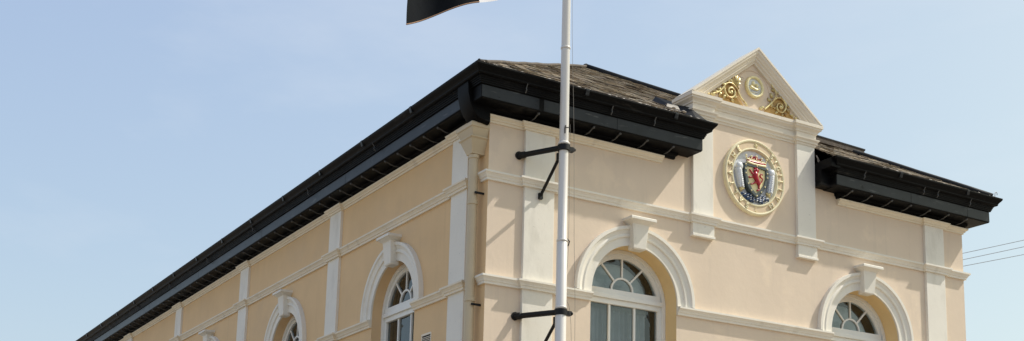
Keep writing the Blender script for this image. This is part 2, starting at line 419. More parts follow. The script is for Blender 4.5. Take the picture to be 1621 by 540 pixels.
# iron gutter straps in front of the reeded moulding
def strap(M, u, parent):
    q = MB(M); q.tube([(u, .40, SF + .20), (u, .43, SF + .235), (u, .425, SF + .275), (u, .46, SF + .325)], .009, 6)
    q.build('gutter_strap', KNOB, parent)
for x in [.35, 1.85, 2.65]: strap(IDM, x, ev1)
for x in [7.1, 8.55, 8.9, 9.75]: strap(IDM, x, ev2)
for y in [3.1, 6.0, 9, 12, 15, 18, 21]: strap(LFM, y, ev1)
def joint(M, u, parent):
    q = MB(M); pr = [(.505, SF + .36), (.519, SF + .405), (.527, SF + .43), (.527, SF + .455), (.50, SF + .458), (.47, SF + .36)]
    q.loft([[(u - .03, d, z) for d, z in pr], [(u + .03, d, z) for d, z in pr]]); q.build('gutter_joint', BLACKP, parent)
for x in (1.35, 3.0): joint(IDM, x, ev1)
for x in (7.9, 9.6): joint(IDM, x, ev2)
for k in range(16): joint(LFM, 1.6 + 1.83 * k, ev1)
# corner finial and the wire hook at the far end
q = MB(); q.tube([(-.45, -.45, 8.86), (-.45, -.45, 8.925)], .008, 6); q.blob((-.45, -.45, 8.945), .028); q.build('finial', IRON, ev1)
q = MB(); q.tube(crom([(10.40, -.44, 8.84), (10.41, -.44, 8.96), (10.42, -.44, 9.02), (10.45, -.44, 9.045), (10.475, -.44, 9.02), (10.47, -.44, 8.99)]), .006, 6); q.build('wire_hook', LEADL, ev2)
# outlet chute running from the gutter down into the hopper
q = MB(); rings = []
for x, zt, zb in ((-.43, 8.80, 8.72), (-.42, 8.84, 8.58), (-.385, 8.84, 8.44), (-.33, 8.84, 8.33), (-.28, 8.84, 8.27), (-.22, 8.84, 8.23), (-.05, 8.84, 8.20)):
    rings.append([(x, -.10, zb + .03), (x, -.10, zt), (x, .21, zt), (x, .21, zb + .02), (x, .15, zb), (x, -.04, zb)])
q.loft(rings); q.build('gutter_outlet', BLACK, hall, smooth=True, auto=35)
# rough pale fillet of moss and mortar along the front gutter edge
for a, b, par in ((-.4, XE + .4, ev1), (XS - .4, W + .4, ev2)):
    q = MB(); x = a
    while x < b:
        if random.random() < .42:
            l = random.uniform(.015, .06); q.blob((x, -.505 + random.uniform(-.006, .006), SF + .457), (l, .010, random.uniform(.005, .011)), 6, 4)
        x += random.uniform(.03, .13)
    q.build('moss_fillet', LEADL, par)

# ------------------------------------------------------------------ roof
EZ = 8.92; EO = .47; AP = Vector((5, 5, EZ + 3.2)); SL = 3.2 / (5 + EO)
def slates(name, origin, du, dv, nrm, uA, uB, vmax, clip, parent, gap=None):
    """courses of thin tilted slates; clip(v) gives the u range at slope distance v"""
    me = bpy.data.meshes.new(name); vs = []; fs = []; tone = []
    v = .005; row = 0
    while v < vmax:
        lo, hi = clip(max(v, 0)); u = lo - (.13 if row % 2 else 0); rt = random.random()
        while u < hi:
            w = .24; a, b = max(u, lo), min(u + w - .008, hi)
            if gap and v < gap[2] and a < gap[1] and b > gap[0]:
                if a < gap[0] - .03: b = gap[0]
                elif b > gap[1] + .03: a = gap[1]
                else: b = a
            if b - a > .02:
                j = random.uniform(-.022, .016) - (.04 if row > 3 and random.random() < .03 else 0); h0 = .014 + random.uniform(0, .012); L = .34
                t0 = origin + du * a + dv * (v + j) + nrm * h0; t1 = origin + du * b + dv * (v + j + random.uniform(-.006, .006)) + nrm * (h0 + random.uniform(-.004, .006))
                l2, h2 = clip(max(v + L, 0)); a2, b2 = min(max(a, l2), h2), max(min(b, h2), l2)
                t2 = origin + du * b2 + dv * (v + L) + nrm * .002; t3 = origin + du * a2 + dv * (v + L) + nrm * .002
                k = len(vs); th = nrm * -.011
                vs += [t0, t1, t2, t3, t0 + th, t1 + th]
                fs += [(k, k + 1, k + 2, k + 3), (k + 4, k + 5, k + 1, k)]
                tn = min(1, max(0, .35 * rt + .65 * random.random())); tone += [tn] * 6
            u += w
        v += .19; row += 1
    me.from_pydata([tuple(p) for p in vs], [], fs); me.materials.append(SLATE)
    at = me.attributes.new('tone', 'FLOAT', 'POINT'); at.data.foreach_set('value', tone)
    o = bpy.data.objects.new(name, me); COL.objects.link(o); o.parent = parent; return o
q = MB()
e = EO - .005; zb = EZ - .03
yc = .33; zc_ = zb + (yc + e) * SL
q.add([(-e, -e, zb), (3.69, -e, zb), (3.69, yc, zc_), (6.315, yc, zc_), (6.315, -e, zb), (W + e, -e, zb), (W + e, DEPTH, zb), (-e, DEPTH, zb), (5, 5, AP.z - .03), (5, DEPTH, AP.z - .03)],
      [(0, 1, 2, 8), (2, 3, 8), (3, 4, 5, 8), (5, 6, 9, 8), (7, 0, 8, 9)])
roof = q.build('roof', SLATE, hall)
SLEN = math.hypot(5 + EO, 3.2); cosr = (5 + EO) / SLEN
dv = Vector((0, (5 + EO) / SLEN, 3.2 / SLEN)); nf = Vector((0, -3.2 / SLEN, (5 + EO) / SLEN))
slates('slate_slope', Vector((0, -EO, EZ - .028)), Vector((1, 0, 0)), dv, nf, 0, 0, SLEN - .1, lambda v: (-EO + v * cosr, W + EO - v * cosr), roof, (3.69, 6.315, .88))
dl = Vector(((5 + EO) / SLEN, 0, 3.2 / SLEN)); nl = Vector((-3.2 / SLEN, 0, (5 + EO) / SLEN))
slates('slate_slope', Vector((-EO, 0, EZ - .028)), Vector((0, 1, 0)), dl, nl, 0, 0, SLEN - .1, lambda v: (-EO + v * cosr, 16), roof)
def rollr(p, q_, r, m, nm='hip_ridge', seg=18):
    mb = MB(); p, q_ = Vector(p), Vector(q_); n = seg; pts = []
    for i in range(n + 1): pts.append(p.lerp(q_, i / n) + Vector((random.uniform(-.006, .006), 0, random.uniform(-.008, .008))))
    mb.tube(pts, r, 8); return mb.build(nm, m, roof, smooth=True)
rollr((-.42, -.42, EZ + .03), (5, 5, AP.z + .01), .028, SLATE)
rollr((W + .40, -.40, EZ + .045), (5, 5, AP.z + .01), .055, LEAD)
rollr((5, 5, AP.z + .01), (5, DEPTH, AP.z + .01), .06, LEAD)
# slate-clad saddle standing off the right hip
q = MB(); q.loft([[(7.35, 1.30, 9.99), (7.35, 1.30, 10.085), (7.35, 1.75, 10.20), (7.35, 1.75, 9.9)], [(8.93, 1.30, 9.965), (8.93, 1.30, 10.055), (8.93, 1.75, 10.17), (8.93, 1.75, 9.85)]])
sad = q.build('roof_saddle', SLATE, roof); q = MB(); q.tube([(7.3, 1.31, 10.10), (8.95, 1.31, 10.066)], .022, 6); q.build('saddle_capping', LEAD, roof)
q = MB(); q.loft([[(8.6, .9, 9.55), (8.9, .9, 9.55), (8.9, 1.6, 9.99), (8.6, 1.6, 9.99)], [(8.6, .9, 9.35), (8.9, .9, 9.3), (8.9, 1.6, 9.5), (8.6, 1.6, 9.6)]])
# lead apron and broken pale flashing against the pediment
q = MB(); q.loft([[(3.50, -.40, 8.93), (3.50, .0, 9.20), (3.52, .9, 9.62), (3.52, .9, 9.45), (3.5, -.40, 8.88)], [(3.69, -.42, 8.95), (3.66, -.02, 9.30), (3.66, .9, 9.80), (3.66, .9, 9.45), (3.69, -.42, 8.88)]])
q.build('lead_apron', LEAD, roof)
q = MB(); q.loft([[(3.12, -.10, 9.18), (3.20, -.02, 9.27), (3.22, .06, 9.285), (3.22, -.10, 9.12)], [(3.34, -.16, 9.15), (3.37, -.07, 9.25), (3.36, .04, 9.27), (3.32, -.14, 9.08)]])
for i in range(7): q.blob((3.0 + i * .06, -.32 + random.uniform(-.05, .1), 9.04 + random.uniform(0, .05)), (.035, .03, .015))
q.build('broken_flashing', LEADL, roof)
q = MB(); q.tube(crom([(6.33, -.08, 9.02), (6.345, -.10, 8.97), (6.37, -.10, 8.93), (6.36, -.1, 8.90), (6.34, -.1, 8.95)]), .012, 6); q.build('lead_loop', LEADL, roof)

# ------------------------------------------------------------------ pediment
q = MB(); q.box((3.695, .004, 8.45), (6.31, .36, 9.45)); ped = q.build('pediment', PEDM, hall)
PATH = [(3.69, .36), (3.69, -.055), (4.10, -.055), (4.10, 0), (5.91, 0), (5.91, -.055), (6.315, -.055), (6.315, .36)]
LO = [(-.02, 9.165), (.012, 9.165), (.016, 9.195), (.034, 9.205), (.038, 9.235), (.062, 9.262), (.066, 9.285), (.02, 9.30), (-.02, 9.30)]
HI = [(-.02, 9.301), (.016, 9.301), (.02, 9.375), (.036, 9.382), (.04, 9.405), (.062, 9.43), (.088, 9.45), (.092, 9.475), (.108, 9.482), (.110, 9.535), (-.02, 9.548)]
for pr in (LO, HI):
    q = MB(); q.sweep(pr, PATH); q.build('cornice', PEDM, ped)
q = MB(); q.prism([(3.75, .0, 9.5), (6.25, .0, 9.5), (5.0, .0, 10.46)], (0, .30, 0)); q.build('tympanum', WALL, ped)
XA = 5.0; ZA = 10.62; TZ = 9.545; T = (ZA - TZ) / (XA - 3.585)
RK = [(-.30, 0), (.165, 0), (.165, .03), (.15, .036), (.14, .07), (.11, .10), (.10, .118), (.085, .122), (.08, .15), (.045, .175), (.04, .195), (.02, .20), (-.02, .205), (-.30, .20)]
for sg in (-1, 1):
    q = MB(); rings = [[], []]
    for o_, t in RK:
        dz = t / math.cos(math.atan(T)) ; rings[0].append((XA + sg * .0008, -o_, ZA - dz)); xb = (XA - 3.585) - dz / T
        rings[1].append((XA + sg * xb, -o_, TZ + .002))
    mid = [tuple((a + b) / 2 for a, b in zip(p, r)) for p, r in zip(*rings)]
    q.loft(rings); q.build('raking_cornice', PEDM, ped)
# sunk circle line round the little medallion
q = MB(IDM); rg_ = []
for i in range(49):
    a = math.radians(-25 + 230 * i / 48)
    rg_.append([(5.0 + r * math.cos(a), d, 9.90 + r * math.sin(a)) for r, d in ((.345, -.005), (.345, .007), (.353, .012), (.361, .007), (.361, -.005))])
q.loft(rg_); q.build('circle_moulding', WALL, ped)
def ribbon(mb, pts, r0, r1, base=.012, h=.045, n=8, k=6):
    P = crom([(x, base + h * .5, z) for x, z in pts], k); L = len(P)
    R = [r0 + (r1 - r0) * i / (L - 1) for i in range(L)]
    mb.tube([tuple(p) for p in P], R, n)
def leaf(mb, a, b, w, bend=0., h=.05):
    a, b = Vector(a), Vector(b); d = b - a; n = Vector((-d.y, d.x)).normalized(); rings = []
    for i in range(7):
        t = i / 6; p = a + d * t + n * bend * math.sin(PI * t); ww = w * math.sin(PI * (.12 + .86 * t)) ** .8
        hh = h * (.5 + .8 * math.sin(PI * t))
        rings.append([(p.x - n.x * ww, .002, p.y - n.y * ww), (p.x - n.x * ww * .5, hh * .8, p.y - n.y * ww * .5), (p.x, hh * .55, p.y), (p.x + n.x * ww * .5, hh * .8, p.y + n.y * ww * .5), (p.x + n.x * ww, .002, p.y + n.y * ww)])
    mb.loft(rings)
q = MB(IDM)
ribbon(q, [(4.10, 9.635), (4.24, 9.706), (4.329, 9.794), (4.374, 9.859), (4.448, 9.905), (4.538, 9.904), (4.612, 9.847), (4.671, 9.763), (4.716, 9.70), (4.761, 9.665), (4.84, 9.60)], .018, .013)
ribbon(q, [(4.36, 9.87), (4.351, 9.80), (4.376, 9.719), (4.431, 9.665), (4.506, 9.660), (4.574, 9.72), (4.572, 9.80), (4.507, 9.835), (4.45, 9.80), (4.455, 9.745), (4.50, 9.735)], .020, .014)
q.blob((4.507, .03, 9.755), (.032, .03, .036))
for a, b, w, bd in (((4.56, 9.92), (4.47, 10.0), .024, .01), ((4.58, 9.93), (4.53, 10.075), .022, .01), ((4.60, 9.93), (4.585, 10.10), .022, 0), ((4.61, 9.93), (4.64, 10.10), .024, 0), ((4.63, 9.92), (4.69, 10.07), .026, -.01), ((4.63, 9.90), (4.70, 9.98), .018, -.01),
                    ((4.50, 9.92), (4.42, 9.975), .022, .01), ((4.36, 9.86), (4.27, 9.87), .02, .01), ((4.30, 9.79), (4.21, 9.76), .02, .015), ((4.24, 9.72), (4.13, 9.70), .018, .01), ((4.30, 9.72), (4.27, 9.63), .02, -.01), ((4.36, 9.70), (4.36, 9.60), .02, 0),
                    ((4.56, 9.68), (4.65, 9.71), .02, 0), ((4.50, 9.65), (4.56, 9.59), .02, 0), ((4.66, 9.83), (4.66, 9.90), .014, 0), ((4.19, 9.66), (4.10, 9.61), .018, 0)): leaf(q, a, b, w, bd)
q.blob((4.03, .02, 9.625), (.03, .02, .022)); q.blob((4.10, .02, 9.64), (.022, .02, .02))
q.build('scroll_ornament', GOLD, ped, smooth=True)
q = MB(IDM)
ribbon(q, [(5.22, 9.62), (5.298, 9.688), (5.38, 9.775), (5.44, 9.85), (5.475, 9.916), (5.47, 9.985), (5.422, 10.04), (5.369, 10.11)], .017, .010)
ribbon(q, [(5.35, 9.73), (5.409, 9.80), (5.474, 9.862), (5.538, 9.892), (5.629, 9.879), (5.695, 9.806), (5.681, 9.716), (5.607, 9.643), (5.522, 9.664), (5.495, 9.733), (5.545, 9.794), (5.612, 9.784), (5.617, 9.731), (5.575, 9.706)], .018, .013)
q.blob((5.575, .03, 9.735), (.03, .03, .034))
for a, b, w, bd in (((5.42, 9.86), (5.37, 9.95), .022, .01), ((5.37, 9.79), (5.31, 9.85), .02, .01), ((5.36, 9.76), (5.40, 9.68), .022, 0), ((5.41, 9.73), (5.49, 9.68), .02, 0), ((5.45, 9.99), (5.39, 10.02), .015, 0), ((5.50, 9.93), (5.53, 10.03), .02, 0), ((5.56, 9.91), (5.62, 9.93), .018, 0),
                    ((5.71, 9.82), (5.78, 9.76), .018, 0), ((5.71, 9.74), (5.80, 9.68), .02, 0), ((5.66, 9.66), (5.72, 9.61), .02, 0), ((5.80, 9.66), (5.88, 9.63), .016, 0), ((5.52, 9.65), (5.47, 9.60), .02, 0), ((5.60, 9.63), (5.64, 9.585), .018, 0), ((5.22, 9.66), (5.13, 9.63), .024, 0)): leaf(q, a, b, w, bd)
q.blob((5.15, .02, 9.62), (.035, .022, .022)); q.blob((5.93, .02, 9.62), (.03, .02, .02)); q.blob((5.98, .02, 9.60), (.02, .02, .02))
q.build('scroll_ornament', GOLD, ped, smooth=True)
for pts in ([(4.22, 9.55), (4.30, 9.72), (4.37, 9.86), (4.47, 9.925), (4.60, 9.91), (4.68, 9.76), (4.80, 9.56)], [(5.20, 9.55), (5.28, 9.66), (5.40, 9.79), (5.50, 9.88), (5.64, 9.88), (5.71, 9.76), (5.86, 9.64), (5.95, 9.55)]):
    q = MB(IDM); q.loft([[(x, -.004, z) for x, z in pts], [(x, .006, z) for x, z in pts]]); q.build('gilt_stain_shade', OCHRE, ped)
q = MB(IDM)
for (a, b, c_, d_) in ((4.735, 10.098, 4.80, 10.088), (4.727, 10.059, 4.795, 10.055), (4.72, 10.02, 4.78, 10.022)): q.tube([(a, .004, b), (c_, .004, d_)], .009, 6)
q.build('ray_relief', PEDM, ped)
# ship medallion
MC = (5.01, 9.962)
q = MB(IDM)
rg_ = []
for i in range(40):
    a = 2 * PI * i / 40; rg_.append([(MC[0] + r * math.cos(a), d, MC[1] + r * math.sin(a)) for r, d in ((.145, .0), (.15, .045), (.165, .06), (.185, .05), (.19, .0))])
q.loft(rg_, loop=True); med = q.build('medallion', GOLDP, ped, smooth=True)
q = MB(IDM); q.lathe((0, 0, 0), [(.001, 0)], 3); q = MB(IDM)
disc = [(MC[0] + .148 * math.cos(2 * PI * i / 32), MC[1] + .148 * math.sin(2 * PI * i / 32)) for i in range(32)]
q.loft([[(x, -.002, z) for x, z in disc], [(x, .02, z) for x, z in disc]]); q.build('medallion_ground', SILV, ped)
q = MB(IDM)
hull = [(-.105, .015), (-.085, -.035), (-.03, -.06), (.05, -.06), (.10, -.03), (.12, .0), (.06, -.02), (-.02, -.02), (-.07, .0)]
q.loft([[(MC[0] + x, .015, MC[1] + z) for x, z in hull], [(MC[0] + x * .95, .052, MC[1] + z) for x, z in hull]])
for a, b in (((-.02, -.02), (-.02, .10)), ((.05, -.02), (.055, .07)), ((-.07, .03), (.03, .055)), ((.0, .03), (.1, .03))): q.tube([(MC[0] + a[0], .04, MC[1] + a[1]), (MC[0] + b[0], .04, MC[1] + b[1])], .008, 6)
q.blob((MC[0] - .03, .03, MC[1] + .055), (.035, .02, .045)); q.blob((MC[0] + .055, .03, MC[1] + .03), (.03, .02, .04))
q.build('ship_relief', GOLDP, ped, smooth=True)
q = MB(IDM)
for i in range(5): q.tube(crom([(MC[0] - .08 + i * .035, .03, MC[1] - .075), (MC[0] - .06 + i * .035, .03, MC[1] - .062), (MC[0] - .04 + i * .035, .03, MC[1] - .078)], 4), .008, 6)
q.tube([(MC[0] - .07, .03, MC[1] - .09), (MC[0] + .07, .03, MC[1] - .088)], .012, 6)
q.build('wave_relief', GREYB, ped, smooth=True)

# ------------------------------------------------------------------ drainpipe and vent
q = MB(); q.tube([(-.13, .21, 7.80), (-.13, .19, .25)], .070, 16); dp = q.build('drainpipe', PIPE, hall, smooth=True, auto=50)
q = MB()
def hr(z, x, y0, y1, xb=-.0): return [(xb, y0, z), (x, y0, z), (x, y1, z), (xb, y1, z)]
q.loft([hr(8.02, -.24, .05, .395), hr(8.04, -.245, .045, .40), hr(8.155, -.285, .005, .45), hr(8.165, -.30, -.01, .465), hr(8.215, -.305, -.015, .47), hr(8.235, -.29, 0, .455)])
q.loft([hr(7.80, -.205, .125, .295), hr(7.82, -.21, .12, .30), hr(8.0, -.265, .045, .385), hr(8.019, -.285, .02, .41), hr(8.035, -.285, .02, .41)])
q.build('hopper_head', PIPE, dp, bevel=.004)
for z in (7.74, 7.05, 5.62, 3.9, 2.1):
    q = MB(); q.lathe((-.13, .205 if z > 7 else .196, z), [(.071, 0), (.079, .005), (.079, .055), (.071, .06)], 16)
    q.build('pipe_collar', PIPE, dp, smooth=True, auto=40)
for z in (7.20, 5.56, 3.8):
    q = MB(); q.box((-.15, .10, z), (.0, .12, z + .03)); q.blob((-.10, .10, z + .015), .015); q.build('pipe_clip', IRON, dp)
q = MB(LFM); q.box((1.60, -.005, 5.26), (1.93, .012, 5.29)); q.box((1.60, -.005, 5.41), (1.93, .012, 5.44)); q.box((1.60, -.005, 5.29), (1.62, .012, 5.41)); q.box((1.91, -.005, 5.29), (1.93, .012, 5.41))
vt = q.build('vent', TRIM, hall)
q = MB(LFM)
for z in (5.30, 5.325, 5.35, 5.375): q.box((1.62, .0, z), (1.91, .008, z + .008))
q.build('slat', TRIM, vt); q = MB(LFM); q.box((1.62, -.002, 5.29), (1.91, .002, 5.41)); q.build('backing', DARK, vt)

# ------------------------------------------------------------------ coat of arms
CX, CZ = 4.98, 8.38
arms = empty('coat_of_arms', 'round painted coat of arms with red lion shield and raised SIGILLVM SALTASHE lettering', 'coat of arms', loc=(CX, -.02, CZ - .64))
AO = Vector((CX, -.02, CZ - .64))
def abuild(mb, name, m, parent=None, **k):
    mb.v = [tuple(Vector(p) - AO) for p in mb.v]
    return mb.build(name, m, parent or arms, **k)
AM = lambda u, d, z: (CX + u, -d, CZ + z)
q = MB(AM); rg_ = []
for i in range(72):
    a = 2 * PI * i / 72
    rg_.append([(r * math.cos(a), d, r * math.sin(a)) for r, d in ((.455, .0), (.462, .05), (.475, .068), (.492, .066), (.50, .052), (.595, .052), (.602, .066), (.622, .070), (.638, .055), (.642, -.005), (.60, -.006))])
q.loft(rg_, loop=True); abuild(q, 'ring', mat('pale_yellow_ring', (.80, .72, .48), .55, noise=(8, .08), bump=(25, .3, .005), dirt=[((.55, .40, .2), (9, 9, 9), .58, .8, .4)]), smooth=True, auto=40)
q = MB(AM); dd = [(.465 * math.cos(2 * PI * i / 48), .465 * math.sin(2 * PI * i / 48)) for i in range(48)]
q.loft([[(x, -.004, z) for x, z in dd], [(x, .012, z) for x, z in dd]]); abuild(q, 'ground_disc', GREYB)
q = MB(AM); pb = [(.548 + .046, .053), (.548 - .046, .053)]
rg_ = []
for i in range(72):
    a = 2 * PI * i / 72; rg_.append([(r * math.cos(a), d, r * math.sin(a)) for r, d in ((.502, .04), (.502, .0545), (.594, .0545), (.594, .04))])
q.loft(rg_, loop=True); abuild(q, 'ring_ground', mat('peach_ring_ground', (.70, .54, .35), .6, noise=(8, .1)))
LETM = mat('cream_letter_paint', (.84, .76, .50), .5, noise=(14, .1))
LET = {'S': [[(.8, .85), (.5, 1), (.2, .82), (.35, .58), (.65, .42), (.8, .2), (.5, 0), (.2, .15)]],
       'I': [[(.5, 0), (.5, 1)]], 'G': [[(.85, .8), (.5, 1), (.15, .5), (.5, 0), (.85, .2), (.85, .45), (.55, .45)]],
       'L': [[(.25, 1), (.25, 0), (.8, 0)]], 'V': [[(.1, 1), (.5, 0), (.9, 1)]], 'M': [[(.05, 0), (.15, 1), (.5, .2), (.85, 1), (.95, 0)]],
       'A': [[(.08, 0), (.5, 1), (.92, 0)], [(.25, .38), (.75, .38)]], 'T': [[(.5, 0), (.5, 1)], [(.1, 1), (.9, 1)]],
       'H': [[(.12, 0), (.12, 1)], [(.88, 0), (.88, 1)], [(.12, .5), (.88, .5)]], 'E': [[(.8, 1), (.2, 1), (.2, 0), (.8, 0)], [(.2, .5), (.65, .5)]]}
ra = lambda w: w  # letters read clockwise, feet to the centre
q = MB(AM)
def letter(ch, deg, h=.078, w=.074):
    for st in LET[ch]:
        pts = []
        for x, y in st:
            r = .509 + h * y; th = math.radians(90 - deg) - ((x - .5) * w) / .548
            pts.append((r * math.cos(th), .066, r * math.sin(th)))
        q.tube(crom(pts, 4) if ch in 'SG' else pts, .0118, 6)
for ch, a in zip('SIGILLVM', (41, 52, 64, 76, 89, 104, 121, 143)): letter(ch, a, w=.09 if ch == 'M' else .074)
for ch, a in zip('SALTASHE', (200, 216, 233, 249, 267, 284, 302, 320)): letter(ch, a)
abuild(q, 'lettering', LETM, smooth=True)
q = MB(AM)
def star(deg, R, n=6, rr=.548):
    c0 = Vector((rr * math.cos(math.radians(90 - deg)), rr * math.sin(math.radians(90 - deg))))
    for k in range(n):
        a = 2 * PI * k / n; leafp = c0 + Vector((math.cos(a), math.sin(a))) * R
        q.tube([(c0.x, .062, c0.y), (leafp.x, .056, leafp.y)], [.011, .004], 6)
star(2, .045); 
for rr in (.52, .577): q.blob((rr * math.cos(math.radians(-90)), .058, rr * math.sin(math.radians(-90))), (.010, .012, .010))
abuild(q, 'star', GOLDP)
so = [(-.268, .195), (.0, .20), (.252, .185), (.258, .02), (.205, -.15), (.11, -.27), (-.01, -.37), (-.14, -.28), (-.225, -.16), (-.268, .01)]
si = [(-.205, .15), (.0, .155), (.192, .14), (.196, .01), (.15, -.13), (.075, -.215), (-.008, -.295), (-.10, -.225), (-.17, -.12), (-.205, .02)]
q = MB(AM); n = len(so)
q.loft([[(x, .01, z) for x, z in so], [(x, .085, z) for x, z in so], [(x * .97, .098, z * .97) for x, z in so], [(x, .098, z) for x, z in si], [(x, .07, z) for x, z in si]], caps=False)
sh = abuild(q, 'shield', SLATEG, bevel=.004)
q = MB(AM); q.loft([[(x, .06, z) for x, z in si], [(x, .075, z) for x, z in si]]); abuild(q, 'shield_field', mat('yellow_shield_field', (.86, .76, .40), .4, noise=(20, .12)), sh)
q = MB(AM)
for x, z in ((-.236, .17), (.005, .177), (.222, .165), (-.236, .02), (.227, .015), (-.185, -.15), (.17, -.15), (-.008, -.33), (.09, -.25), (-.12, -.255), (-.237, .095), (.225, .09)): q.blob((x, .10, z), (.014, .012, .014))
abuild(q, 'stud', GOLDP, sh, smooth=True)
q = MB(AM)                                         # rampant lion
def limb(pts, rs):
    P = crom([(x, .090, z) for x, z in pts], 4); L = len(P); m_ = len(rs) - 1; R = []
    for i in range(L):
        t = i / (L - 1) * m_; k = min(int(t), m_ - 1); R.append(rs[k] + (rs[k + 1] - rs[k]) * (t - k))
    q.tube([tuple(p) for p in P], R, 8)
limb([(-.02, .07), (-.035, .03), (-.015, -.03), (.03, -.09), (.05, -.13)], [.036, .050, .040, .032, .032])     # trunk
limb([(-.045, .105), (-.01, .11), (.005, .075)], [.022, .036, .030]); q.blob((-.055, .100, .098), (.018, .016, .014)); q.blob((0.01, .098, .10), (.034, .018, .036))
limb([(-.05, .03), (-.10, .045), (-.135, .085)], [.016, .012, .014]); limb([(-.045, .0), (-.10, -.02), (-.15, -.035)], [.017, .012, .013])
limb([(.03, -.10), (-.03, -.10), (-.075, -.13), (-.11, -.135)], [.022, .016, .012, .014]); limb([(.05, -.12), (.045, -.17), (.055, -.215), (.02, -.225)], [.022, .014, .012, .014])
limb([(.06, -.10), (.10, -.08), (.125, -.02), (.10, .0), (.075, .03), (.10, .06), (.135, .05)], [.010, .009, .010, .011, .010, .013, .006])
for x, z in ((-.142, .095), (-.158, -.03), (-.118, -.145), (.01, -.232)): q.blob((x, .09, z), .014)
q.tube([(-.055, .09, .135), (-.02, .09, .15), (.01, .09, .14)], .010, 6)
abuild(q, 'lion', RED, smooth=True)
q = MB(AM)                                         # crown
cb = [(-.20, .222), (-.10, .208), (.0, .205), (.10, .205), (.20, .212)]
q.tube(crom([(x, .085, z) for x, z in cb], 4), .022, 8)
ct = [(-.215, .275), (-.11, .268), (.0, .266), (.11, .264), (.212, .262)]
q.tube(crom([(x, .085, z) for x, z in ct], 4), .014, 8)
for i in range(5):
    x = -.205 + .1025 * i; q.tube([(x, .085, .27), (x * 1.06, .088, .315)], [.016, .010], 6); q.blob((x * 1.07, .09, .328 if i != 2 else .345), .019)
    if i < 4: q.blob((x + .05, .088, .29), .012)
cr = abuild(q, 'crown', GOLDP, smooth=True)
q = MB(AM); q.tube(crom([(-.19, .075, .245), (0, .085, .238), (.19, .075, .238)], 5), .024, 8)
q.blob((-.10, .06, .30), (.05, .03, .035)); q.blob((0, .06, .315), (.055, .035, .045)); q.blob((.10, .06, .30), (.05, .03, .035)); abuild(q, 'cap', RED, cr, smooth=True)
for sg in (-1, 1):                                 # feathered supporters
    q = MB(AM); cxs = .345 * sg
    q.blob((cxs * 1.0, .065, .125), (.070, .05, .072), 14, 10)
    q.tube(crom([(cxs * 1.02, .04, .09), (cxs * .99, .045, -.02), (cxs * .93, .045, -.13), (cxs * .86, .04, -.22)], 4), [.066 - .0016 * i for i in range(13)], 10)
    for i in range(9):
        for s2 in (-1, 0, 1):
            z = .05 - .032 * i; q.blob((cxs * (1.0 - .015 * i) + s2 * .034, .096 - abs(s2) * .018, z - abs(s2) * .01), (.017, .014, .019), 6, 4)
    sp = abuild(q, 'feather', SILV, smooth=True)
    q = MB(AM); q.blob((cxs * .84, .05, -.245), (.045, .03, .03)); q.blob((cxs * .74, .05, -.235), (.03, .022, .018)); q.blob((cxs * .88, .05, -.275), (.02, .02, .025))
    abuild(q, 'feather_base', GOLD, sp, smooth=True)
q = MB(AM)
for j in range(3):
    for i in range(9 - j * 2):
        x = -.27 + j * .065 + i * .066; z = -.33 - j * .034 - .02 * math.sin(i * 1.7)
        if x * x + z * z < .2: q.tube(crom([(x - .035, .04, z - .012), (x, .06, z + .016), (x + .035, .04, z - .012)], 4), .017, 6)
wv = abuild(q, 'waves', BLUE, smooth=True)
q = MB(AM)
for j in range(3):
    for i in range(8 - j * 2):
        x = -.235 + j * .065 + i * .066; z = -.333 - j * .034
        if x * x + z * z < .19: q.tube([(x - .016, .062, z - .004), (x + .012, .070, z + .01)], .0075, 6)
abuild(q, 'wave_crest', SILV, wv, smooth=True)

# ------------------------------------------------------------------ flagpole with its iron brackets
PX, PY = .842, -.68
fp = empty('flagpole', 'tall white flagpole held off the corner of the hall by black iron brackets', 'flagpole', loc=(PX, PY, 0))
fo = Vector((PX, PY, 0))
def fbuild(mb, name, m, parent=None, **k):
    mb.v = [tuple(Vector(p) - fo) for p in mb.v]; return mb.build(name, m, parent or fp, **k)
q = MB(); q.tube([(PX, PY, z) for z in (0, 3, 6.45, 6.46, 8, 10, 12.0)], [.085, .08, .077, .068, .067, .061, .055], 20); fbuild(q, 'pole', POLEM, smooth=True, auto=60)
for zj in (9.35, 6.46):
    q = MB(); q.lathe((PX, PY, zj), [(.066 if zj > 7 else .076, 0), (.072 if zj > 7 else .081, .004), (.072 if zj > 7 else .081, .03), (.062, .036)], 18); fbuild(q, 'joint_band', POLEM, smooth=True)
q = MB(); q.lathe((PX, PY, 12.0), [(.055, 0), (.09, .01), (.09, .04), (.04, .06), (.07, .12), (.05, .18), (.005, .2)], 16); fbuild(q, 'truck', POLEM, smooth=True)
q = MB(); q.lathe((PX, PY, 0), [(.16, 0), (.16, .05), (.10, .08), (.10, .3), (.085, .32)], 16); fbuild(q, 'pole_foot', IRON)
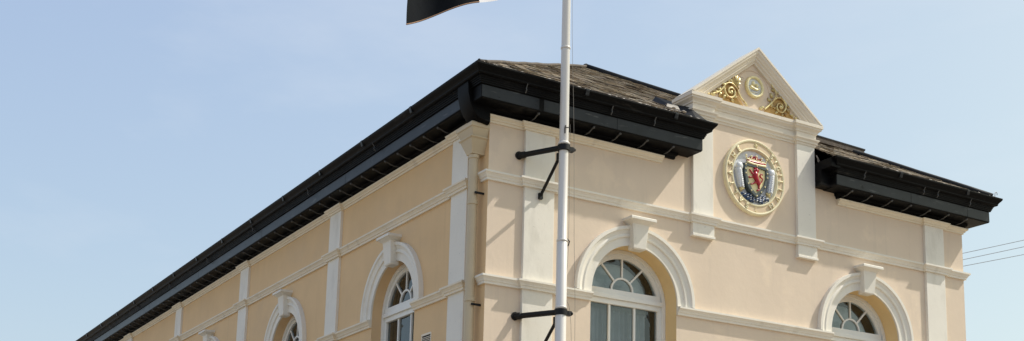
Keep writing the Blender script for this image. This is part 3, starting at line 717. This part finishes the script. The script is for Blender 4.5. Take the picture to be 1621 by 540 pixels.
for zc in (7.845, 5.445):
    q = MB(); q.lathe((PX, PY, zc - .045), [(.08, 0), (.092, .006), (.092, .084), (.08, .09)], 18)
    q.box((PX + .06, PY - .035, zc - .035), (PX + .16, PY + .035, zc + .03)); q.blob((PX + .165, PY - .02, zc), .026)
    cl = fbuild(q, 'collar', IRON, smooth=True, auto=35)
    q = MB(); q.lathe((PX, PY, zc + .045), [(.076, 0), (.088, .012), (.086, .03), (.072, .045)], 18); fbuild(q, 'collar_cap', POLEM, cl, smooth=True)
    q = MB(); wall_pt = Vector((.50, .0, zc + .015)); pp = Vector((PX - .05, PY + .03, zc)); d = (pp - wall_pt)
    q.tube([tuple(wall_pt), tuple(wall_pt + d * .05), tuple(wall_pt + d * .16), tuple(wall_pt + d * .17), tuple(pp)], [.05, .052, .05, .041, .041], 10)
    q.tube([tuple(wall_pt + Vector((0, .01, 0))), tuple(wall_pt + Vector((.0, -.025, 0)))], .062, 12)
    fbuild(q, 'bracket_arm', IRON, smooth=True, auto=40)
    q = MB(); a = Vector((.845, -.075, zc - .545)); b = Vector((PX - .005, PY + .12, zc - .12))
    q.tube([tuple(a), tuple(b), tuple(b + Vector((.0, -.04, .08)))], .024, 8); q.box((.815, -.095, zc - .60), (.875, -.04, zc - .51))
    q.box((.80, PY + .06, zc - .15), (.86, PY + .13, zc - .05)); fbuild(q, 'strut', IRON)
q = MB(); q.tube([(PX - .02, PY - .07, 8.16), (PX - .05, PY - .10, 8.10), (PX - .045, PY - .095, 8.03)], .010, 6); q.tube([(PX - .05, PY - .10, 8.12), (PX + .03, PY - .09, 8.13)], .008, 6); fbuild(q, 'cleat', IRON)
q = MB(); q.tube([(PX + .05, PY - .05, 6.50), (PX + .085, PY - .06, 6.47), (PX + .07, PY - .05, 6.40)], .009, 6); fbuild(q, 'cleat', IRON)
q = MB()
q.tube(crom([(PX + .06, PY - .05, 11.8), (.90, -.75, 9.8), (.955, -.76, 8.18), (.985, -.77, 6.5), (1.03, -.76, 5.05), (1.02, -.75, 1.4)], 8), .0026, 5)
q.tube(crom([(PX + .07, PY - .05, 8.2), (PX + .075, PY - .05, 6.46), (.90, -.72, 5.7), (.985, -.74, 5.04), (1.01, -.75, 1.4)], 8), .0026, 5)
fbuild(q, 'halyard', ROPE)

# flag blowing out to the left, fly end drooping
fl = empty('flag', 'black flag with a white cross streaming left from the flagpole', 'flag', loc=(PX, PY, 10.2))
NU, NV = 56, 34; FH = 1.52
def fpt(s, t):                                     # s 0 hoist..1 fly, t 0 bottom..1 top
    x = PX - .08 - 2.46 * s
    zb = 10.375 - 1.30 * s + .022 * math.sin(11 * s)
    z = zb + FH * t * (1 - .05 * s); x -= .05 * t * s + .02 * math.sin(5 * t + 1) * s
    y = PY + s * (.10 * math.sin(8.5 * s + 2.2 * t) + .04 * math.sin(17 * s - 3 * t)) - .05 * s
    return Vector((x, y, z)) - Vector((PX, PY, 10.2))
def cloth(name, m, pred, par=fl, th=0.0):
    vs = []; fs = []; idx = {}
    def vi(i, j):
        if (i, j) not in idx: idx[(i, j)] = len(vs); vs.append(tuple(fpt(i / NU, j / NV)))
        return idx[(i, j)]
    for i in range(NU):
        for j in range(NV):
            if pred(i + .5, j + .5): fs.append((vi(i, j), vi(i + 1, j), vi(i + 1, j + 1), vi(i, j + 1)))
    mb = MB(); mb.v, mb.f = vs, fs
    return mb.build(name, m, par, smooth=True)
hem = lambda i, j: j < 1 or i > NU - 1
crs = lambda i, j: (22 < i < 32) or (14 < j < 20)
cloth('black_field', FBLK, lambda i, j: not crs(i, j) and not hem(i, j))
cloth('white_cross', FWHT, lambda i, j: crs(i, j) and not hem(i, j))
mb = MB()
mb.tube([tuple(fpt(i / NU, .5 / NV)) for i in range(23)], .007, 5); mb.tube([tuple(fpt(i / NU, .3 / NV)) for i in range(32, NU + 1)], .007, 5)
mb.build('hem', HEM, fl)
cloth('hem_band', FBLK, lambda i, j: hem(i, j) and not (22 < i < 32))
cloth('hem_band', FWHT, lambda i, j: hem(i, j) and (22 < i < 32))
mb = MB(); mb.tube([tuple(fpt(0, 0) + Vector((.0, 0, -.02))), tuple(fpt(0, 1) + Vector((0, 0, .03)))], .016, 6)
for t in (.02, .5, .98): mb.tube([tuple(fpt(0, t)), tuple(fpt(0, t) + Vector((.04, 0, 0)))], .008, 5)
mb.build('hoist_rope', ROPE, fl)

# ------------------------------------------------------------------ overhead cables to a telegraph pole beyond the frame
AB = [((10.03, 4, 8.026), (24.985, -3.5, 12.497)), ((10.03, 4, 7.898), (24.985, -3.5, 12.308)), ((10.03, 4, 7.827), (24.985, -3.5, 11.884))]
for (a, b), w in zip(AB, ('highest', 'middle', 'lowest')):
    A_, B_ = Vector(a), Vector(b); mb = MB()
    mb.tube([tuple(A_.lerp(B_, i / 20) - Vector((0, 0, .12 * 4 * (i / 20 - .36) * (i / 20 - .36) * -1 * 0 + .0)) - Vector((0, 0, .25 * (i / 20) * (1 - i / 20) - .055))) for i in range(21)], .0065, 5)
    tag(mb.build('overhead_cable', WIRE), f'{w} of the three thin grey cables in the sky right of the hall', 'cable', 'overhead cables right of the hall')
mb = MB(); mb.box((10.002, 3.9, 7.65), (10.06, 4.1, 8.15)); mb.build('cable_anchor', IRON, hall)
tp = MB(); tp.tube([(25, -3.5, 0), (25, -3.5, 13)], [.17, .11], 12); tpo = tag(tp.build('telegraph_pole', WOOD, smooth=True), 'tarred wooden telegraph pole carrying the overhead cables', 'telegraph pole')
c_ = MB(); c_.box((24.94, -4.3, 12.2), (25.06, -2.7, 12.32)); c_.build('crossarm', WOOD, tpo)

# ------------------------------------------------------------------ ground
def struct(name, mb, m):
    o = mb.build(name, m); o['kind'] = 'structure'; return o
g = MB(); g.add([(-600, -600, -.004), (600, -600, -.004), (600, 600, -.004), (-600, 600, -.004)], [(0, 1, 2, 3)]); struct('ground', g, GROUND)
g = MB(); g.box((-3.2, -3.6, -.2), (16, 40, .12)); struct('pavement', g, PAVE)
g = MB(); g.sweep([(0, -.2), (.15, -.2), (.15, .115), (.135, .13), (0, .13)], [(-3.2, 40), (-3.2, -3.6), (16, -3.6)]); struct('kerb', g, KERB)
g = MB(); g.add([(-60, -22, .0), (60, -22, 0), (60, -3.75, 0), (-60, -3.75, 0)], [(0, 1, 2, 3)]); g.add([(-12, -3.75, 0), (-3.35, -3.75, 0), (-3.35, 60, 0), (-12, 60, 0)], [(0, 1, 2, 3)]); struct('road', g, ASPH)

# ------------------------------------------------------------------ light
SUN = Vector((2.6, -1.0, 3.35)).normalized()
el = math.asin(SUN.z); az = math.atan2(SUN.x, SUN.y)
w = bpy.data.worlds.new('World'); S.world = w; w.use_nodes = True
nt = w.node_tree; bg = nt.nodes['Background']
sky = nt.nodes.new('ShaderNodeTexSky'); sky.sky_type = 'NISHITA'; sky.sun_disc = False
sky.sun_elevation = el; sky.sun_rotation = az; sky.altitude = 10; sky.air_density = 1.0; sky.dust_density = 3.0; sky.ozone_density = 1.5
bg.inputs['Strength'].default_value = .15
sp_ = nt.nodes.new('ShaderNodeSeparateColor'); tn = nt.nodes.new('ShaderNodeCombineColor')   # hazy white-blue tone curve of the sky
nt.links.new(sky.outputs[0], sp_.inputs[0])
for i, (pw, kk) in enumerate(((.60, 1.015), (.60, 1.055), (.30, 1.58))):
    p1 = nt.nodes.new('ShaderNodeMath'); p1.operation = 'POWER'; p1.inputs[1].default_value = pw
    p2 = nt.nodes.new('ShaderNodeMath'); p2.operation = 'MULTIPLY'; p2.inputs[1].default_value = kk
    nt.links.new(sp_.outputs[i], p1.inputs[0]); nt.links.new(p1.outputs[0], p2.inputs[0]); nt.links.new(p2.outputs[0], tn.inputs[i])
tc = nt.nodes.new('ShaderNodeTexCoord'); mpv = nt.nodes.new('ShaderNodeMapping'); mpv.inputs['Scale'].default_value = (2.5, 1.6, 7.0); mpv.inputs['Rotation'].default_value = (.3, .5, .2)
cn = nt.nodes.new('ShaderNodeTexNoise'); cn.inputs['Scale'].default_value = 1.6; cn.inputs['Detail'].default_value = 7; cn.inputs['Roughness'].default_value = .55
cr_ = nt.nodes.new('ShaderNodeMapRange'); cr_.inputs['From Min'].default_value = .48; cr_.inputs['From Max'].default_value = .8; cr_.inputs['To Max'].default_value = .32
cm = nt.nodes.new('ShaderNodeMix'); cm.data_type = 'RGBA'; cm.inputs['B'].default_value = (2.4, 2.55, 2.75, 1)
nt.links.new(tc.outputs['Generated'], mpv.inputs['Vector']); nt.links.new(mpv.outputs[0], cn.inputs['Vector']); nt.links.new(cn.outputs['Fac'], cr_.inputs['Value'])
nt.links.new(cr_.outputs[0], cm.inputs['Factor']); nt.links.new(tn.outputs[0], cm.inputs['A']); nt.links.new(cm.outputs['Result'], bg.inputs['Color'])
L = bpy.data.lights.new('sun', 'SUN'); L.energy = 2.0; L.angle = math.radians(.7); L.color = (1, .95, .875)
lo = bpy.data.objects.new('sun', L); COL.objects.link(lo); lo.rotation_euler = SUN.to_track_quat('Z', 'Y').to_euler(); lo.location = (10, -10, 30)
vs_ = S.view_settings; vs_.view_transform = 'Standard'; vs_.look = 'None'; vs_.gamma = 1; vs_.use_curve_mapping = False; vs_.exposure = 1.15

# ------------------------------------------------------------------ camera (recovered from the photograph's vanishing points)
cd = bpy.data.cameras.new('camera'); cam = bpy.data.objects.new('camera', cd); COL.objects.link(cam); S.camera = cam
cd.sensor_width = 36; cd.lens = 2007.767 / 1621 * 36; cd.shift_x = (810.5 - 806.917) / 1621; cd.shift_y = (556.083 - 270) / 1621
cd.clip_start = .1; cd.clip_end = 3000
rt = Vector((.8596331, -.5102792, .0254183)); up_ = Vector((-.1163621, -.1470990, .9822534)); fw = Vector((.4974845, .8473353, .1858283))
M = Matrix((rt, up_, -fw)).transposed().to_4x4(); M.translation = Vector((-8.490054, -15.199261, 1.614435)); cam.matrix_world = M
